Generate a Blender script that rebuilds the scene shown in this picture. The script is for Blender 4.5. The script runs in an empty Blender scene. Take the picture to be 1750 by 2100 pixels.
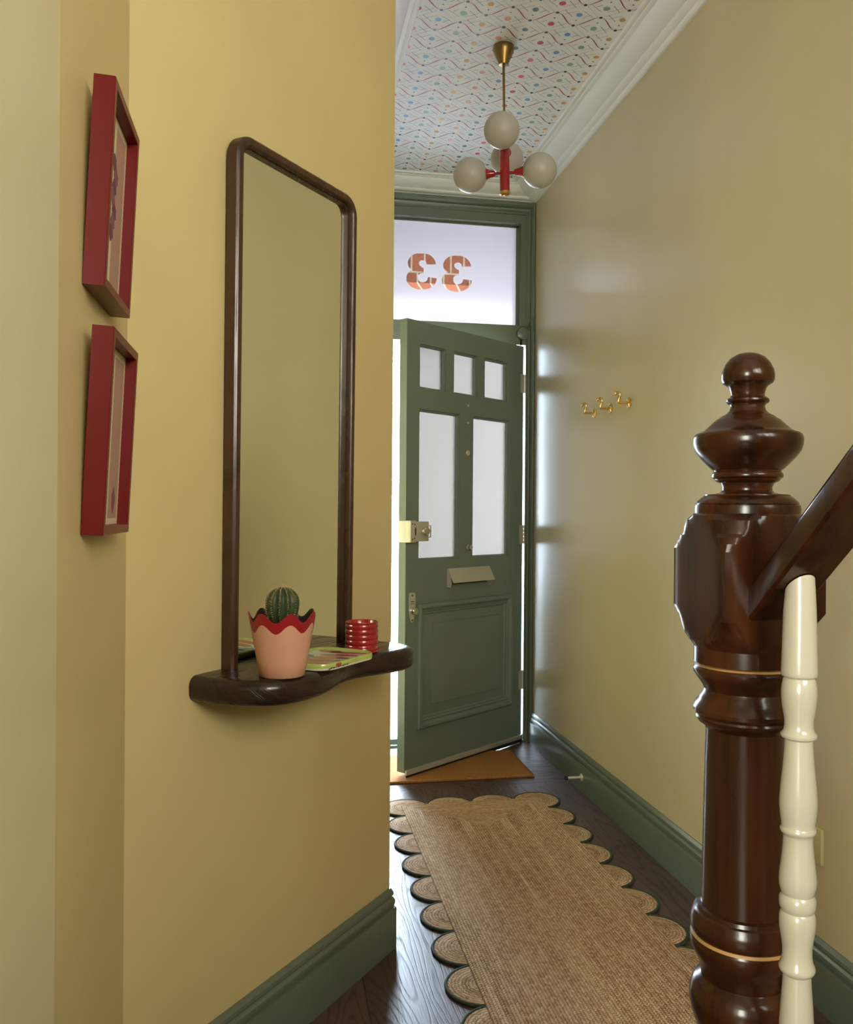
import bpy, bmesh, math, random
from mathutils import Vector, Matrix

PI = math.pi
random.seed(7)
S = bpy.context.scene
COL = S.collection

# ------------------------------------------------------------------ camera
H = 1.19
def basis(yaw, pitch, roll):
    f = Vector((math.sin(yaw)*math.cos(pitch), math.cos(yaw)*math.cos(pitch), math.sin(pitch)))
    r = Vector((math.cos(yaw), -math.sin(yaw), 0)); u = r.cross(f)
    return r*math.cos(roll)+u*math.sin(roll), -r*math.sin(roll)+u*math.cos(roll), f
r_, u_, f_ = basis(.1899, -.0017, .0072)
cd = bpy.data.cameras.new('camera'); cam = bpy.data.objects.new('camera', cd); COL.objects.link(cam)
cam.matrix_world = Matrix(((r_.x, u_.x, -f_.x, 0), (r_.y, u_.y, -f_.y, 0), (r_.z, u_.z, -f_.z, H), (0, 0, 0, 1)))
cd.sensor_fit = 'AUTO'; cd.sensor_width = 36; cd.lens = 1771/2100*36; cd.shift_x = (875-905.5)/2100
cd.clip_start = .02
S.camera = cam

# ------------------------------------------------------------------ view, world, lights
S.view_settings.view_transform = 'Standard'; S.view_settings.look = 'None'
S.view_settings.gamma = 1; S.view_settings.use_curve_mapping = False
S.view_settings.exposure = 0.0
try:
    S.cycles.use_denoising = True; S.cycles.max_bounces = 10; S.cycles.diffuse_bounces = 6
    S.cycles.transparent_max_bounces = 16; S.cycles.sample_clamp_indirect = 6
    S.cycles.caustics_reflective = False; S.cycles.caustics_refractive = False
except Exception: pass
W = bpy.data.worlds.new('sky'); S.world = W; W.use_nodes = True
bg = W.node_tree.nodes['Background']; bg.inputs[0].default_value = (.68, .83, 1.0, 1); bg.inputs[1].default_value = 50.0

def area(name, loc, target, sx, sy, power, color, portal=False, spread=180):
    l = bpy.data.lights.new(name, 'AREA'); l.shape = 'RECTANGLE'; l.size = sx; l.size_y = sy
    l.energy = power; l.color = color; l.spread = math.radians(spread)
    if portal: l.cycles.is_portal = True
    o = bpy.data.objects.new(name, l); COL.objects.link(o); o.location = loc
    o.rotation_euler = (Vector(target)-Vector(loc)).to_track_quat('-Z', 'Y').to_euler()
    return o
XN_ = -.19
# daylight through the landing window behind the camera
area('landing_window_daylight', (.78, -1.36, 2.22), (.05, 2.0, 2.0), .8, .95, 25, (1.0, .95, .80), spread=110)
# daylight through the small stair window on the right
area('stair_window_daylight', (1.285, -.45, 1.95), (-.4, .6, 1.75), .5, .8, 15, (.93, 1.0, .84), spread=120)
# added unseen fill light at near left, brightens the right wall for the mirror
area('side_fill_light', (-1.65, -2.30, 1.45), (1.3, 2.6, 1.45), .8, 1.5, 150, (.97, 1.0, .86))
# sky portal in the front doorway
area('doorway_sky_portal', (.80, 4.42, 1.1), (.80, 0, 1.1), 1.0, 2.2, 1, (1, 1, 1), portal=True)

# ------------------------------------------------------------------ materials
def newmat(name):
    m = bpy.data.materials.new(name); m.use_nodes = True
    return m, m.node_tree.nodes, m.node_tree.links, m.node_tree.nodes['Principled BSDF']
def mat(name, col, rough=.5, metal=0, spec=.5, coat=0, noise=0, nscale=20, bump=0, bscale=200, stretch=(1, 1, 1)):
    m, N, L, b = newmat(name)
    b.inputs['Base Color'].default_value = (*col, 1); b.inputs['Roughness'].default_value = rough
    b.inputs['Metallic'].default_value = metal; b.inputs['Specular IOR Level'].default_value = spec
    b.inputs['Coat Weight'].default_value = coat; b.inputs['Coat Roughness'].default_value = .12
    if noise or bump:
        tc = N.new('ShaderNodeTexCoord'); mp = N.new('ShaderNodeMapping'); mp.inputs['Scale'].default_value = stretch
        L.new(tc.outputs['Object'], mp.inputs[0])
    if noise:
        n = N.new('ShaderNodeTexNoise'); n.inputs['Scale'].default_value = nscale; n.inputs['Detail'].default_value = 5
        L.new(mp.outputs[0], n.inputs['Vector'])
        r = N.new('ShaderNodeValToRGB')
        r.color_ramp.elements[0].position = .3; r.color_ramp.elements[1].position = .7
        r.color_ramp.elements[0].color = (*[c*(1-noise) for c in col], 1)
        r.color_ramp.elements[1].color = (*[min(1, c*(1+noise)) for c in col], 1)
        L.new(n.outputs['Fac'], r.inputs[0]); L.new(r.outputs[0], b.inputs['Base Color'])
    if bump:
        n2 = N.new('ShaderNodeTexNoise'); n2.inputs['Scale'].default_value = bscale; n2.inputs['Detail'].default_value = 4
        L.new(mp.outputs[0], n2.inputs['Vector'])
        bp = N.new('ShaderNodeBump'); bp.inputs['Strength'].default_value = bump; bp.inputs['Distance'].default_value = .002
        L.new(n2.outputs['Fac'], bp.inputs['Height']); L.new(bp.outputs[0], b.inputs['Normal'])
    return m
def math_node(N, L, op, a, b=None):
    n = N.new('ShaderNodeMath'); n.operation = op
    for i, v in enumerate((a, b)):
        if v is None: continue
        if isinstance(v, (int, float)): n.inputs[i].default_value = v
        else: L.new(v, n.inputs[i])
    return n.outputs[0]

WALL = mat('mustard_wall_paint', (.57, .455, .22), .42, spec=.45, noise=.03, nscale=3, bump=.12, bscale=160)
WALLR = mat('mustard_wall_paint_smooth', (.54, .465, .285), .32, spec=.5, noise=.03, nscale=3, bump=.10, bscale=60, stretch=(1, 1, .25))
GREEN = mat('sage_green_eggshell', (.120, .148, .110), .27, spec=.5, noise=.05, nscale=6, bump=.08, bscale=90)
GREEND = mat('sage_green_door_paint', (.172, .216, .182), .30, spec=.5, noise=.04, nscale=5, bump=.08, bscale=90)
WHITE = mat('white_plaster_paint', (.83, .84, .88), .5, noise=.02, nscale=8, bump=.3, bscale=60)
DARKWOOD = mat('dark_stained_wood', (.030, .013, .007), .22, spec=.5, coat=.35, noise=.55, nscale=14, bump=.1, bscale=60, stretch=(4, 4, .35))
PICRED = mat('red_frame_lacquer', (.125, .005, .006), .32, spec=.30, noise=.08, nscale=10)
RED = mat('red_gloss_enamel', (.30, .010, .014), .22, coat=.4)
CUPRED = mat('red_glazed_ceramic', (.34, .014, .016), .22, coat=.5, noise=.1, nscale=30)
BRASS = mat('polished_brass', (.72, .48, .17), .20, metal=1)
ABRASS = mat('aged_brass', (.22, .14, .045), .34, metal=1, noise=.15, nscale=25)
NICKEL = mat('satin_nickel', (.66, .64, .56), .38, metal=.55)
CHROME = mat('polished_chrome', (.72, .72, .72), .12, metal=1)
BLACK = mat('black_rubber', (.012, .012, .012), .6)
IVORY = mat('ivory_gloss_paint', (.40, .37, .29), .22, coat=.5, noise=.03, nscale=12, bump=.15, bscale=30)
PINK = mat('pink_planter_paint', (.64, .33, .225), .45, noise=.03, nscale=20)
DARKRED = mat('dark_red_planter_paint', (.30, .008, .014), .40)
PLBLACK = mat('black_planter_lining', (.012, .013, .012), .35)
SOIL = mat('potting_soil', (.03, .02, .013), .9, noise=.5, nscale=120, bump=.6, bscale=200)
CACTUS = mat('cactus_green_skin', (.030, .050, .014), .5, noise=.35, nscale=40, bump=.2, bscale=150)
SPINE = mat('pale_cactus_spine', (.55, .42, .22), .7)
AREOLE = mat('cream_areole_wool', (.75, .68, .45), .8)
SOCKET = mat('cream_switch_plastic', (.50, .42, .22), .3)

def glass_clear(name):
    m, N, L, b = newmat(name); N.remove(b)
    out = N['Material Output']; t = N.new('ShaderNodeBsdfTransparent'); g = N.new('ShaderNodeBsdfGlossy')
    g.inputs['Roughness'].default_value = .02; fr = N.new('ShaderNodeFresnel'); fr.inputs[0].default_value = 1.45
    mx = N.new('ShaderNodeMixShader'); L.new(fr.outputs[0], mx.inputs[0]); L.new(t.outputs[0], mx.inputs[1])
    L.new(g.outputs[0], mx.inputs[2]); L.new(mx.outputs[0], out.inputs[0])
    return m
CLEAR = glass_clear('clear_window_glass')
def frosted(name, col, trans, refr_rough):
    m, N, L, b = newmat(name); N.remove(b); out = N['Material Output']
    t = N.new('ShaderNodeBsdfTranslucent'); t.inputs[0].default_value = (*col, 1)
    rf = N.new('ShaderNodeBsdfRefraction'); rf.inputs['Color'].default_value = (*col, 1)
    rf.inputs['Roughness'].default_value = refr_rough; rf.inputs['IOR'].default_value = 1.25
    mx = N.new('ShaderNodeMixShader'); mx.inputs[0].default_value = trans
    L.new(rf.outputs[0], mx.inputs[1]); L.new(t.outputs[0], mx.inputs[2])
    g = N.new('ShaderNodeBsdfGlossy'); g.inputs['Roughness'].default_value = .3
    fr = N.new('ShaderNodeFresnel'); fr.inputs[0].default_value = 1.3
    m2 = N.new('ShaderNodeMixShader'); L.new(fr.outputs[0], m2.inputs[0]); L.new(mx.outputs[0], m2.inputs[1]); L.new(g.outputs[0], m2.inputs[2])
    L.new(m2.outputs[0], out.inputs[0])
    return m
FROST = frosted('frosted_window_film', (.132, .110, .106), .85, .5)
FROSTD = frosted('frosted_door_glass', (.285, .262, .238), .65, .5)
def opal():
    m, N, L, b = newmat('opal_white_glass'); b.inputs['Base Color'].default_value = (.45, .44, .41, 1)
    b.inputs['Roughness'].default_value = .38; b.inputs['Subsurface Weight'].default_value = .5
    b.inputs['Subsurface Radius'].default_value = (.05, .05, .05); b.inputs['Subsurface Scale'].default_value = 1
    return m
OPAL = opal()
def mirror_mat():
    m, N, L, b = newmat('silvered_mirror'); b.inputs['Base Color'].default_value = (.96, .97, .90, 1)
    b.inputs['Metallic'].default_value = 1; b.inputs['Roughness'].default_value = .0
    return m
MIRROR = mirror_mat()

def oak(name, dark, light, gscale=6, rough=.38, axis='Y', plank=None, bumpd=.0006, rings_n=17.0):
    """stained oak with open grain running along an axis; optional plank layout in x"""
    m, N, L, b = newmat(name)
    tc = N.new('ShaderNodeTexCoord'); sp = N.new('ShaderNodeSeparateXYZ'); L.new(tc.outputs['Object'], sp.inputs[0])
    along, across = (sp.outputs['Y'], sp.outputs['X']) if axis == 'Y' else ((sp.outputs['X'], sp.outputs['Y']) if axis == 'X' else (sp.outputs['Z'], sp.outputs['X']))
    if axis == 'X' and not plank: across = math_node(N, L, 'ADD', across, math_node(N, L, 'MULTIPLY', sp.outputs['Z'], 1.0))
    if plank:
        x0, w, ln = plank
        q = math_node(N, L, 'DIVIDE', math_node(N, L, 'SUBTRACT', across, x0), w)
        idx = math_node(N, L, 'FLOOR', q); fx = math_node(N, L, 'SUBTRACT', q, idx)
        wn = N.new('ShaderNodeTexWhiteNoise'); wn.noise_dimensions = '1D'; L.new(idx, wn.inputs['W'])
        off = math_node(N, L, 'MULTIPLY', wn.outputs['Value'], 7.3)
        al = math_node(N, L, 'ADD', along, off)
        q2 = math_node(N, L, 'DIVIDE', al, ln); id2 = math_node(N, L, 'FLOOR', q2); fy = math_node(N, L, 'SUBTRACT', q2, id2)
        wn2 = N.new('ShaderNodeTexWhiteNoise'); wn2.noise_dimensions = '2D'
        cb0 = N.new('ShaderNodeCombineXYZ'); L.new(idx, cb0.inputs[0]); L.new(id2, cb0.inputs[1]); L.new(cb0.outputs[0], wn2.inputs['Vector'])
        seed = wn2.outputs['Value']
        e1 = math_node(N, L, 'LESS_THAN', math_node(N, L, 'MULTIPLY', math_node(N, L, 'MINIMUM', fx, math_node(N, L, 'SUBTRACT', 1, fx)), w), .0011)
        e2 = math_node(N, L, 'LESS_THAN', math_node(N, L, 'MULTIPLY', math_node(N, L, 'MINIMUM', fy, math_node(N, L, 'SUBTRACT', 1, fy)), ln), .0011)
        seam = math_node(N, L, 'MAXIMUM', e1, e2)
    else:
        al = along; seed = None; seam = None
    cb = N.new('ShaderNodeCombineXYZ')
    L.new(math_node(N, L, 'MULTIPLY', al, .16), cb.inputs[0]); L.new(across, cb.inputs[1])
    if seed is not None: L.new(math_node(N, L, 'MULTIPLY', seed, 11.0), cb.inputs[2])
    
    n1 = N.new('ShaderNodeTexNoise'); n1.inputs['Scale'].default_value = gscale; n1.inputs['Detail'].default_value = 2.5; n1.inputs['Roughness'].default_value = .45
    L.new(cb.outputs[0], n1.inputs['Vector'])
    rings = math_node(N, L, 'FRACT', math_node(N, L, 'MULTIPLY', n1.outputs['Fac'], rings_n))
    tri = math_node(N, L, 'ABSOLUTE', math_node(N, L, 'SUBTRACT', rings, .5))
    line = N.new('ShaderNodeMapRange'); line.inputs[1].default_value = .30; line.inputs[2].default_value = .48; L.new(tri, line.inputs[0])
    cf = N.new('ShaderNodeCombineXYZ'); L.new(math_node(N, L, 'MULTIPLY', al, 9.0), cf.inputs[0]); L.new(math_node(N, L, 'MULTIPLY', across, 420.0), cf.inputs[1])
    n2 = N.new('ShaderNodeTexNoise'); n2.inputs['Scale'].default_value = 1.0; n2.inputs['Detail'].default_value = 3; L.new(cf.outputs[0], n2.inputs['Vector'])
    pore = N.new('ShaderNodeMapRange'); pore.inputs[1].default_value = .52; pore.inputs[2].default_value = .68; L.new(n2.outputs['Fac'], pore.inputs[0])
    g = math_node(N, L, 'MULTIPLY', line.outputs[0], math_node(N, L, 'ADD', .45, math_node(N, L, 'MULTIPLY', pore.outputs[0], .55)))
    g = math_node(N, L, 'MAXIMUM', g, math_node(N, L, 'MULTIPLY', pore.outputs[0], .35))
    mx = N.new('ShaderNodeMix'); mx.data_type = 'RGBA'; mx.inputs[6].default_value = (*light, 1); mx.inputs[7].default_value = (*dark, 1)
    L.new(g, mx.inputs[0]); colr = mx.outputs[2]
    if seed is not None:
        hs = N.new('ShaderNodeHueSaturation'); L.new(colr, hs.inputs['Color'])
        L.new(math_node(N, L, 'ADD', .75, math_node(N, L, 'MULTIPLY', seed, .5)), hs.inputs['Value'])
        m3 = N.new('ShaderNodeMix'); m3.data_type = 'RGBA'; L.new(seam, m3.inputs[0]); L.new(hs.outputs[0], m3.inputs[6]); m3.inputs[7].default_value = (.006, .004, .003, 1)
        colr = m3.outputs[2]
    L.new(colr, b.inputs['Base Color'])
    hgt = math_node(N, L, 'MULTIPLY', g, -1.0)
    if seam is not None: hgt = math_node(N, L, 'SUBTRACT', hgt, math_node(N, L, 'MULTIPLY', seam, 2.0))
    bp = N.new('ShaderNodeBump'); bp.inputs['Strength'].default_value = .6; bp.inputs['Distance'].default_value = bumpd
    L.new(hgt, bp.inputs['Height']); L.new(bp.outputs[0], b.inputs['Normal'])
    b.inputs['Roughness'].default_value = rough
    L.new(math_node(N, L, 'ADD', rough, math_node(N, L, 'MULTIPLY', g, .22)), b.inputs['Roughness'])
    return m
FLOOR = oak('dark_oak_floorboards', (.018, .010, .008), (.078, .045, .038), 7, .36, 'Y', (.226-.1885*20, .1885, 1.75))
HEADER = oak('dark_oak_header_board', (.018, .010, .008), (.078, .045, .038), 7, .36, 'X')
SHELFW = oak('dark_stained_oak', (.007, .0035, .0025), (.022, .011, .0075), 5, .22, 'X', rings_n=14.0)
FRAMEW = oak('brown_stained_oak', (.018, .007, .0035), (.060, .025, .011), 8, .27, 'Z', rings_n=6.0)

def jute(name, mode, hx=0, hy=0, strip=.0088):
    m, N, L, b = newmat(name)
    tc = N.new('ShaderNodeTexCoord'); sp = N.new('ShaderNodeSeparateXYZ'); L.new(tc.outputs['Object'], sp.inputs[0])
    ax = math_node(N, L, 'ABSOLUTE', sp.outputs['X']); ay = math_node(N, L, 'ABSOLUTE', sp.outputs['Y'])
    if mode == 'rect':
        u = math_node(N, L, 'SUBTRACT', ax, hx); v = math_node(N, L, 'SUBTRACT', ay, hy)
        d = math_node(N, L, 'MAXIMUM', u, v)
        sel = math_node(N, L, 'GREATER_THAN', u, v)
        al = math_node(N, L, 'ADD', math_node(N, L, 'MULTIPLY', sel, sp.outputs['Y']), math_node(N, L, 'MULTIPLY', math_node(N, L, 'SUBTRACT', 1, sel), sp.outputs['X']))
    else:
        d = math_node(N, L, 'SQRT', math_node(N, L, 'ADD', math_node(N, L, 'MULTIPLY', ax, ax), math_node(N, L, 'MULTIPLY', ay, ay)))
        al = math_node(N, L, 'MULTIPLY', math_node(N, L, 'ARCTAN2', sp.outputs['Y'], sp.outputs['X']), .06)
    q = math_node(N, L, 'DIVIDE', d, strip); idx = math_node(N, L, 'FLOOR', q); fr = math_node(N, L, 'SUBTRACT', q, idx)
    tri = math_node(N, L, 'ABSOLUTE', math_node(N, L, 'SUBTRACT', fr, .5))         # 0 middle .. .5 edge
    par = math_node(N, L, 'SUBTRACT', math_node(N, L, 'MULTIPLY', math_node(N, L, 'FRACT', math_node(N, L, 'MULTIPLY', idx, .5)), 4.0), 1.0)   # -1 / +1
    ph = math_node(N, L, 'ADD', math_node(N, L, 'DIVIDE', al, .0098), math_node(N, L, 'ADD', math_node(N, L, 'MULTIPLY', math_node(N, L, 'MULTIPLY', fr, par), .75), math_node(N, L, 'MULTIPLY', idx, .37)))
    st = math_node(N, L, 'ABSOLUTE', math_node(N, L, 'SUBTRACT', math_node(N, L, 'FRACT', ph), .5))
    cid = N.new('ShaderNodeCombineXYZ'); L.new(idx, cid.inputs[0]); L.new(math_node(N, L, 'FLOOR', ph), cid.inputs[1])
    wn = N.new('ShaderNodeTexWhiteNoise'); wn.noise_dimensions = '2D'; L.new(cid.outputs[0], wn.inputs['Vector'])
    pair = math_node(N, L, 'FLOOR', math_node(N, L, 'MULTIPLY', idx, .5))
    cl = N.new('ShaderNodeCombineXYZ'); L.new(math_node(N, L, 'MULTIPLY', pair, 5.3), cl.inputs[0]); L.new(math_node(N, L, 'MULTIPLY', al, 1.6), cl.inputs[1])
    n1 = N.new('ShaderNodeTexNoise'); n1.inputs['Scale'].default_value = 1.0; n1.inputs['Detail'].default_value = 3; L.new(cl.outputs[0], n1.inputs['Vector'])
    n3 = N.new('ShaderNodeTexNoise'); n3.inputs['Scale'].default_value = 700; n3.inputs['Detail'].default_value = 2; L.new(tc.outputs['Object'], n3.inputs['Vector'])
    t = math_node(N, L, 'ADD', math_node(N, L, 'MULTIPLY', wn.outputs['Value'], .30), math_node(N, L, 'ADD', math_node(N, L, 'MULTIPLY', n1.outputs['Fac'], .85), math_node(N, L, 'SUBTRACT', math_node(N, L, 'MULTIPLY', n3.outputs['Fac'], .35), math_node(N, L, 'MULTIPLY', math_node(N, L, 'POWER', tri, 3.0), 2.6))))
    rp = N.new('ShaderNodeValToRGB'); e = rp.color_ramp.elements
    e[0].position = .20; e[0].color = (.17, .075, .04, 1); e[1].position = .98; e[1].color = (.70, .54, .37, 1)
    k = e.new(.42); k.color = (.36, .20, .11, 1); k = e.new(.64); k.color = (.52, .34, .20, 1)
    L.new(t, rp.inputs[0])
    L.new(rp.outputs[0], b.inputs['Base Color']); b.inputs['Roughness'].default_value = .85; b.inputs['Specular IOR Level'].default_value = .25
    h = math_node(N, L, 'SUBTRACT', math_node(N, L, 'SUBTRACT', 1.0, math_node(N, L, 'MULTIPLY', math_node(N, L, 'MULTIPLY', tri, tri), 3.0)), math_node(N, L, 'MULTIPLY', math_node(N, L, 'MULTIPLY', st, st), 3.0))
    bp = N.new('ShaderNodeBump'); bp.inputs['Strength'].default_value = .9; bp.inputs['Distance'].default_value = .0035
    L.new(h, bp.inputs['Height']); L.new(bp.outputs[0], b.inputs['Normal'])
    return m
COIR = mat('coir_bristle', (.36, .165, .055), .95, spec=.1, noise=.5, nscale=260, bump=1.0, bscale=420)
CORD = mat('dark_green_cord', (.030, .045, .026), .8, noise=.5, nscale=220, bump=.6, bscale=400)

def brick():
    m, N, L, b = newmat('red_soldier_brick')
    tc = N.new('ShaderNodeTexCoord'); mp = N.new('ShaderNodeMapping'); mp.inputs['Rotation'].default_value = (PI/2, 0, 0)
    L.new(tc.outputs['Object'], mp.inputs[0])
    sp = N.new('ShaderNodeSeparateXYZ'); L.new(tc.outputs['Object'], sp.inputs[0])
    cb = N.new('ShaderNodeCombineXYZ'); L.new(math_node(N, L, 'ADD', sp.outputs['X'], math_node(N, L, 'MULTIPLY', sp.outputs['Y'], -.35)), cb.inputs[0])
    L.new(sp.outputs['Z'], cb.inputs[1])
    t = N.new('ShaderNodeTexBrick'); t.inputs['Scale'].default_value = 1; t.inputs['Brick Width'].default_value = .084; t.inputs['Row Height'].default_value = .122
    t.inputs['Mortar Size'].default_value = .006; t.inputs['Mortar Smooth'].default_value = .2; t.offset = .45
    t.inputs['Color1'].default_value = (.072, .022, .0105, 1); t.inputs['Color2'].default_value = (.054, .0165, .0082, 1); t.inputs['Mortar'].default_value = (.115, .088, .054, 1)
    L.new(cb.outputs[0], t.inputs['Vector'])
    n = N.new('ShaderNodeTexNoise'); n.inputs['Scale'].default_value = 30; n.inputs['Detail'].default_value = 6
    mx = N.new('ShaderNodeMix'); mx.data_type = 'RGBA'; mx.blend_type = 'MULTIPLY'; mx.inputs[0].default_value = .5
    L.new(t.outputs['Color'], mx.inputs[6]); L.new(n.outputs['Color'], mx.inputs[7]); L.new(t.outputs['Color'], b.inputs['Base Color'])
    b.inputs['Roughness'].default_value = .9; b.inputs['Specular IOR Level'].default_value = 0
    return m
BRICK = brick()
PATH = mat('pale_stone_paving', (.78, .77, .76), .7, noise=.15, nscale=8)

# ------------------------------------------------------------------ mesh helpers
def finish(bm, name, mats, parent=None, smooth=35, loc=None):
    bmesh.ops.recalc_face_normals(bm, faces=bm.faces)
    me = bpy.data.meshes.new(name); bm.to_mesh(me); bm.free()
    for m in (mats if isinstance(mats, (list, tuple)) else [mats]): me.materials.append(m)
    if smooth:
        me.shade_smooth(); me.set_sharp_from_angle(angle=math.radians(smooth))
    o = bpy.data.objects.new(name, me); COL.objects.link(o)
    if parent: o.parent = parent
    if loc: o.location = loc
    return o
def tag(o, label, cat, group=None):
    o['label'] = label; o['category'] = cat
    if group: o['group'] = group
    return o
def struct(o, label=None):
    o['kind'] = 'structure'
    if label: o['label'] = label
    return o
def empty(name, loc=(0, 0, 0), rz=0):
    o = bpy.data.objects.new(name, None); COL.objects.link(o); o.location = loc; o.rotation_euler = (0, 0, rz)
    o.empty_display_size = .05
    return o
def box(bm, x0, x1, y0, y1, z0, z1, bev=0, seg=2, mi=0):
    vs = [bm.verts.new((x, y, z)) for x in (x0, x1) for y in (y0, y1) for z in (z0, z1)]
    idx = [(0, 1, 3, 2), (4, 6, 7, 5), (0, 4, 5, 1), (2, 3, 7, 6), (0, 2, 6, 4), (1, 5, 7, 3)]
    fs = [bm.faces.new([vs[i] for i in q]) for q in idx]
    for f in fs: f.material_index = mi
    bmesh.ops.recalc_face_normals(bm, faces=fs)
    if bev:
        es = list({e for f in fs for e in f.edges})
        bmesh.ops.bevel(bm, geom=es, offset=bev, segments=seg, affect='EDGES', profile=.5)
    return fs
def boxes(*bs, **k):
    bm = bmesh.new()
    for b in bs: box(bm, *b, **k)
    return bm
def lathe(bm, prof, n=48, c=(0, 0, 0), axis='Z', mi=0, matidx=None, cap=True):
    """prof: (r, h) list"""
    rings = []
    for r, h in prof:
        ring = []
        for k in range(n):
            a = 2*PI*k/n; x, y = r*math.cos(a), r*math.sin(a)
            p = (x, y, h) if axis == 'Z' else ((h, x, y) if axis == 'X' else (x, h, y))
            ring.append(bm.verts.new((c[0]+p[0], c[1]+p[1], c[2]+p[2])))
        rings.append(ring)
    for i in range(len(rings)-1):
        for k in range(n):
            f = bm.faces.new((rings[i][k], rings[i][(k+1) % n], rings[i+1][(k+1) % n], rings[i+1][k]))
            f.material_index = matidx(i) if matidx else mi
    if cap:
        for i, ring in ((0, rings[0]), (len(rings)-1, rings[-1])):
            if prof[i][0] > 1e-5:
                f = bm.faces.new(ring); f.material_index = mi
    return rings
def tube(bm, pts, r, n=10, mi=0, cap=True):
    P = [Vector(p) for p in pts]; rr = r if isinstance(r, (list, tuple)) else [r]*len(P)
    up = Vector((0, 0, 1)); rings = []; prev = None
    for i, p in enumerate(P):
        t = (P[min(i+1, len(P)-1)]-P[max(i-1, 0)]).normalized()
        if prev is None:
            a = t.cross(up)
            if a.length < 1e-3: a = t.cross(Vector((1, 0, 0)))
            a.normalize()
        else:
            a = prev-t*prev.dot(t); a.normalize()
        prev = a; b = t.cross(a)
        rings.append([bm.verts.new(p+(a*math.cos(2*PI*k/n)+b*math.sin(2*PI*k/n))*rr[i]) for k in range(n)])
    for i in range(len(rings)-1):
        for k in range(n):
            f = bm.faces.new((rings[i][k], rings[i][(k+1) % n], rings[i+1][(k+1) % n], rings[i+1][k])); f.material_index = mi
    if cap:
        for q in (rings[0], rings[-1]):
            f = bm.faces.new(q); f.material_index = mi
def prism(bm, poly, z0, z1, mi=0, axis='Z'):
    def P(a, b, h): return (a, b, h) if axis == 'Z' else ((a, h, b) if axis == 'Y' else (h, a, b))
    lo = [bm.verts.new(P(x, y, z0)) for x, y in poly]; hi = [bm.verts.new(P(x, y, z1)) for x, y in poly]
    n = len(poly); fs = [bm.faces.new(lo), bm.faces.new(hi)]
    for i in range(n): fs.append(bm.faces.new((lo[i], lo[(i+1) % n], hi[(i+1) % n], hi[i])))
    for f in fs: f.material_index = mi
    return fs
def sweep(bm, path, prof, closed=False, mi=0, outward=None):
    """path: list of (x,y) on plan; prof: (out, z); out is to the LEFT of travel direction; mitred"""
    n = len(path); P = [Vector((p[0], p[1])) for p in path]; sect = []
    for i in range(n):
        a = P[i-1] if (closed or i > 0) else None; c = P[(i+1) % n] if (closed or i < n-1) else None
        ds = []
        if a is not None: ds.append((P[i]-a).normalized())
        if c is not None: ds.append((c-P[i]).normalized())
        ns = [Vector((-d.y, d.x)) for d in ds]
        m = ns[0] if len(ns) == 1 else (ns[0]+ns[1]).normalized()
        k = 1/max(.2, m.dot(ns[0]))
        sect.append([bm.verts.new((P[i].x+m.x*k*o, P[i].y+m.y*k*o, z)) for o, z in prof])
    rng = range(n if closed else n-1)
    for i in rng:
        A, B = sect[i], sect[(i+1) % n]
        for j in range(len(prof)-1):
            f = bm.faces.new((A[j], B[j], B[j+1], A[j+1])); f.material_index = mi
    if not closed:
        for s_ in (sect[0], sect[-1]):
            try: bm.faces.new(s_)
            except ValueError: pass
def rectframe(bm, x0, x1, z0, z1, prof, y=0, mi=0):
    """mitred moulding round a rectangle in the XZ plane; prof: (inset from the rectangle, y depth)"""
    sect = []
    for i, (cx, cz, sx, sz) in enumerate(((x0, z0, 1, 1), (x1, z0, -1, 1), (x1, z1, -1, -1), (x0, z1, 1, -1))):
        sect.append([bm.verts.new((cx+sx*o, y+d, cz+sz*o)) for o, d in prof])
    for i in range(4):
        A, B = sect[i], sect[(i+1) % 4]
        for j in range(len(prof)-1):
            f = bm.faces.new((A[j], B[j], B[j+1], A[j+1])); f.material_index = mi
def catmull(pts, k=6, closed=False):
    out = []; n = len(pts)
    for i in range(n if closed else n-1):
        p = [pts[(i+j-1) % n] if closed else pts[min(max(i+j-1, 0), n-1)] for j in range(4)]
        for s in range(k):
            t = s/k
            out.append(tuple(.5*((2*p[1][d])+(-p[0][d]+p[2][d])*t+(2*p[0][d]-5*p[1][d]+4*p[2][d]-p[3][d])*t*t+(-p[0][d]+3*p[1][d]-3*p[2][d]+p[3][d])*t**3) for d in range(len(pts[0]))))
    if not closed: out.append(tuple(pts[-1]))
    return out
def roundrect(x0, x1, y0, y1, r, n=6):
    out = []
    for cx, cy, a0 in ((x1-r, y1-r, 0), (x0+r, y1-r, PI/2), (x0+r, y0+r, PI), (x1-r, y0+r, 3*PI/2)):
        for k in range(n+1):
            a = a0+PI/2*k/n; out.append((cx+r*math.cos(a), cy+r*math.sin(a)))
    return out

# ------------------------------------------------------------------ room shell
XR, YD, ZC = 1.3027, 4.29, 2.8356
XL = .300
PX, PY, PHI = .3115, 2.3319, .6677
DX, DY = math.sin(PHI), math.cos(PHI)                 # along the angled wall, towards the front door
NX, NY = math.cos(PHI), -math.sin(PHI)                # out of the angled wall
TI = .9224
IX, IY = PX-DX*TI, PY-DY*TI                           # inner corner with the recess wall
WROT = math.atan2(-DY, -DX)                           # local frame: x = t (from the hall corner), y = out of wall, z up
YB = -1.42
XN = -.19                                             # near pier face
PIERY = .816
struct(finish(boxes((-1.2, 1.45, YB-.1, 3.632, -.05, 0)), 'floor', FLOOR, smooth=0))
hb = finish(boxes((-.2, 1.45, 3.6335, YD-.005, -.05, 0)), 'trim_7', HEADER, smooth=0); struct(hb)
struct(finish(boxes((XR, XR+.12, YB, YD+.12, -.05, 3.0)), 'wall_right', WALLR, smooth=0))
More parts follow.
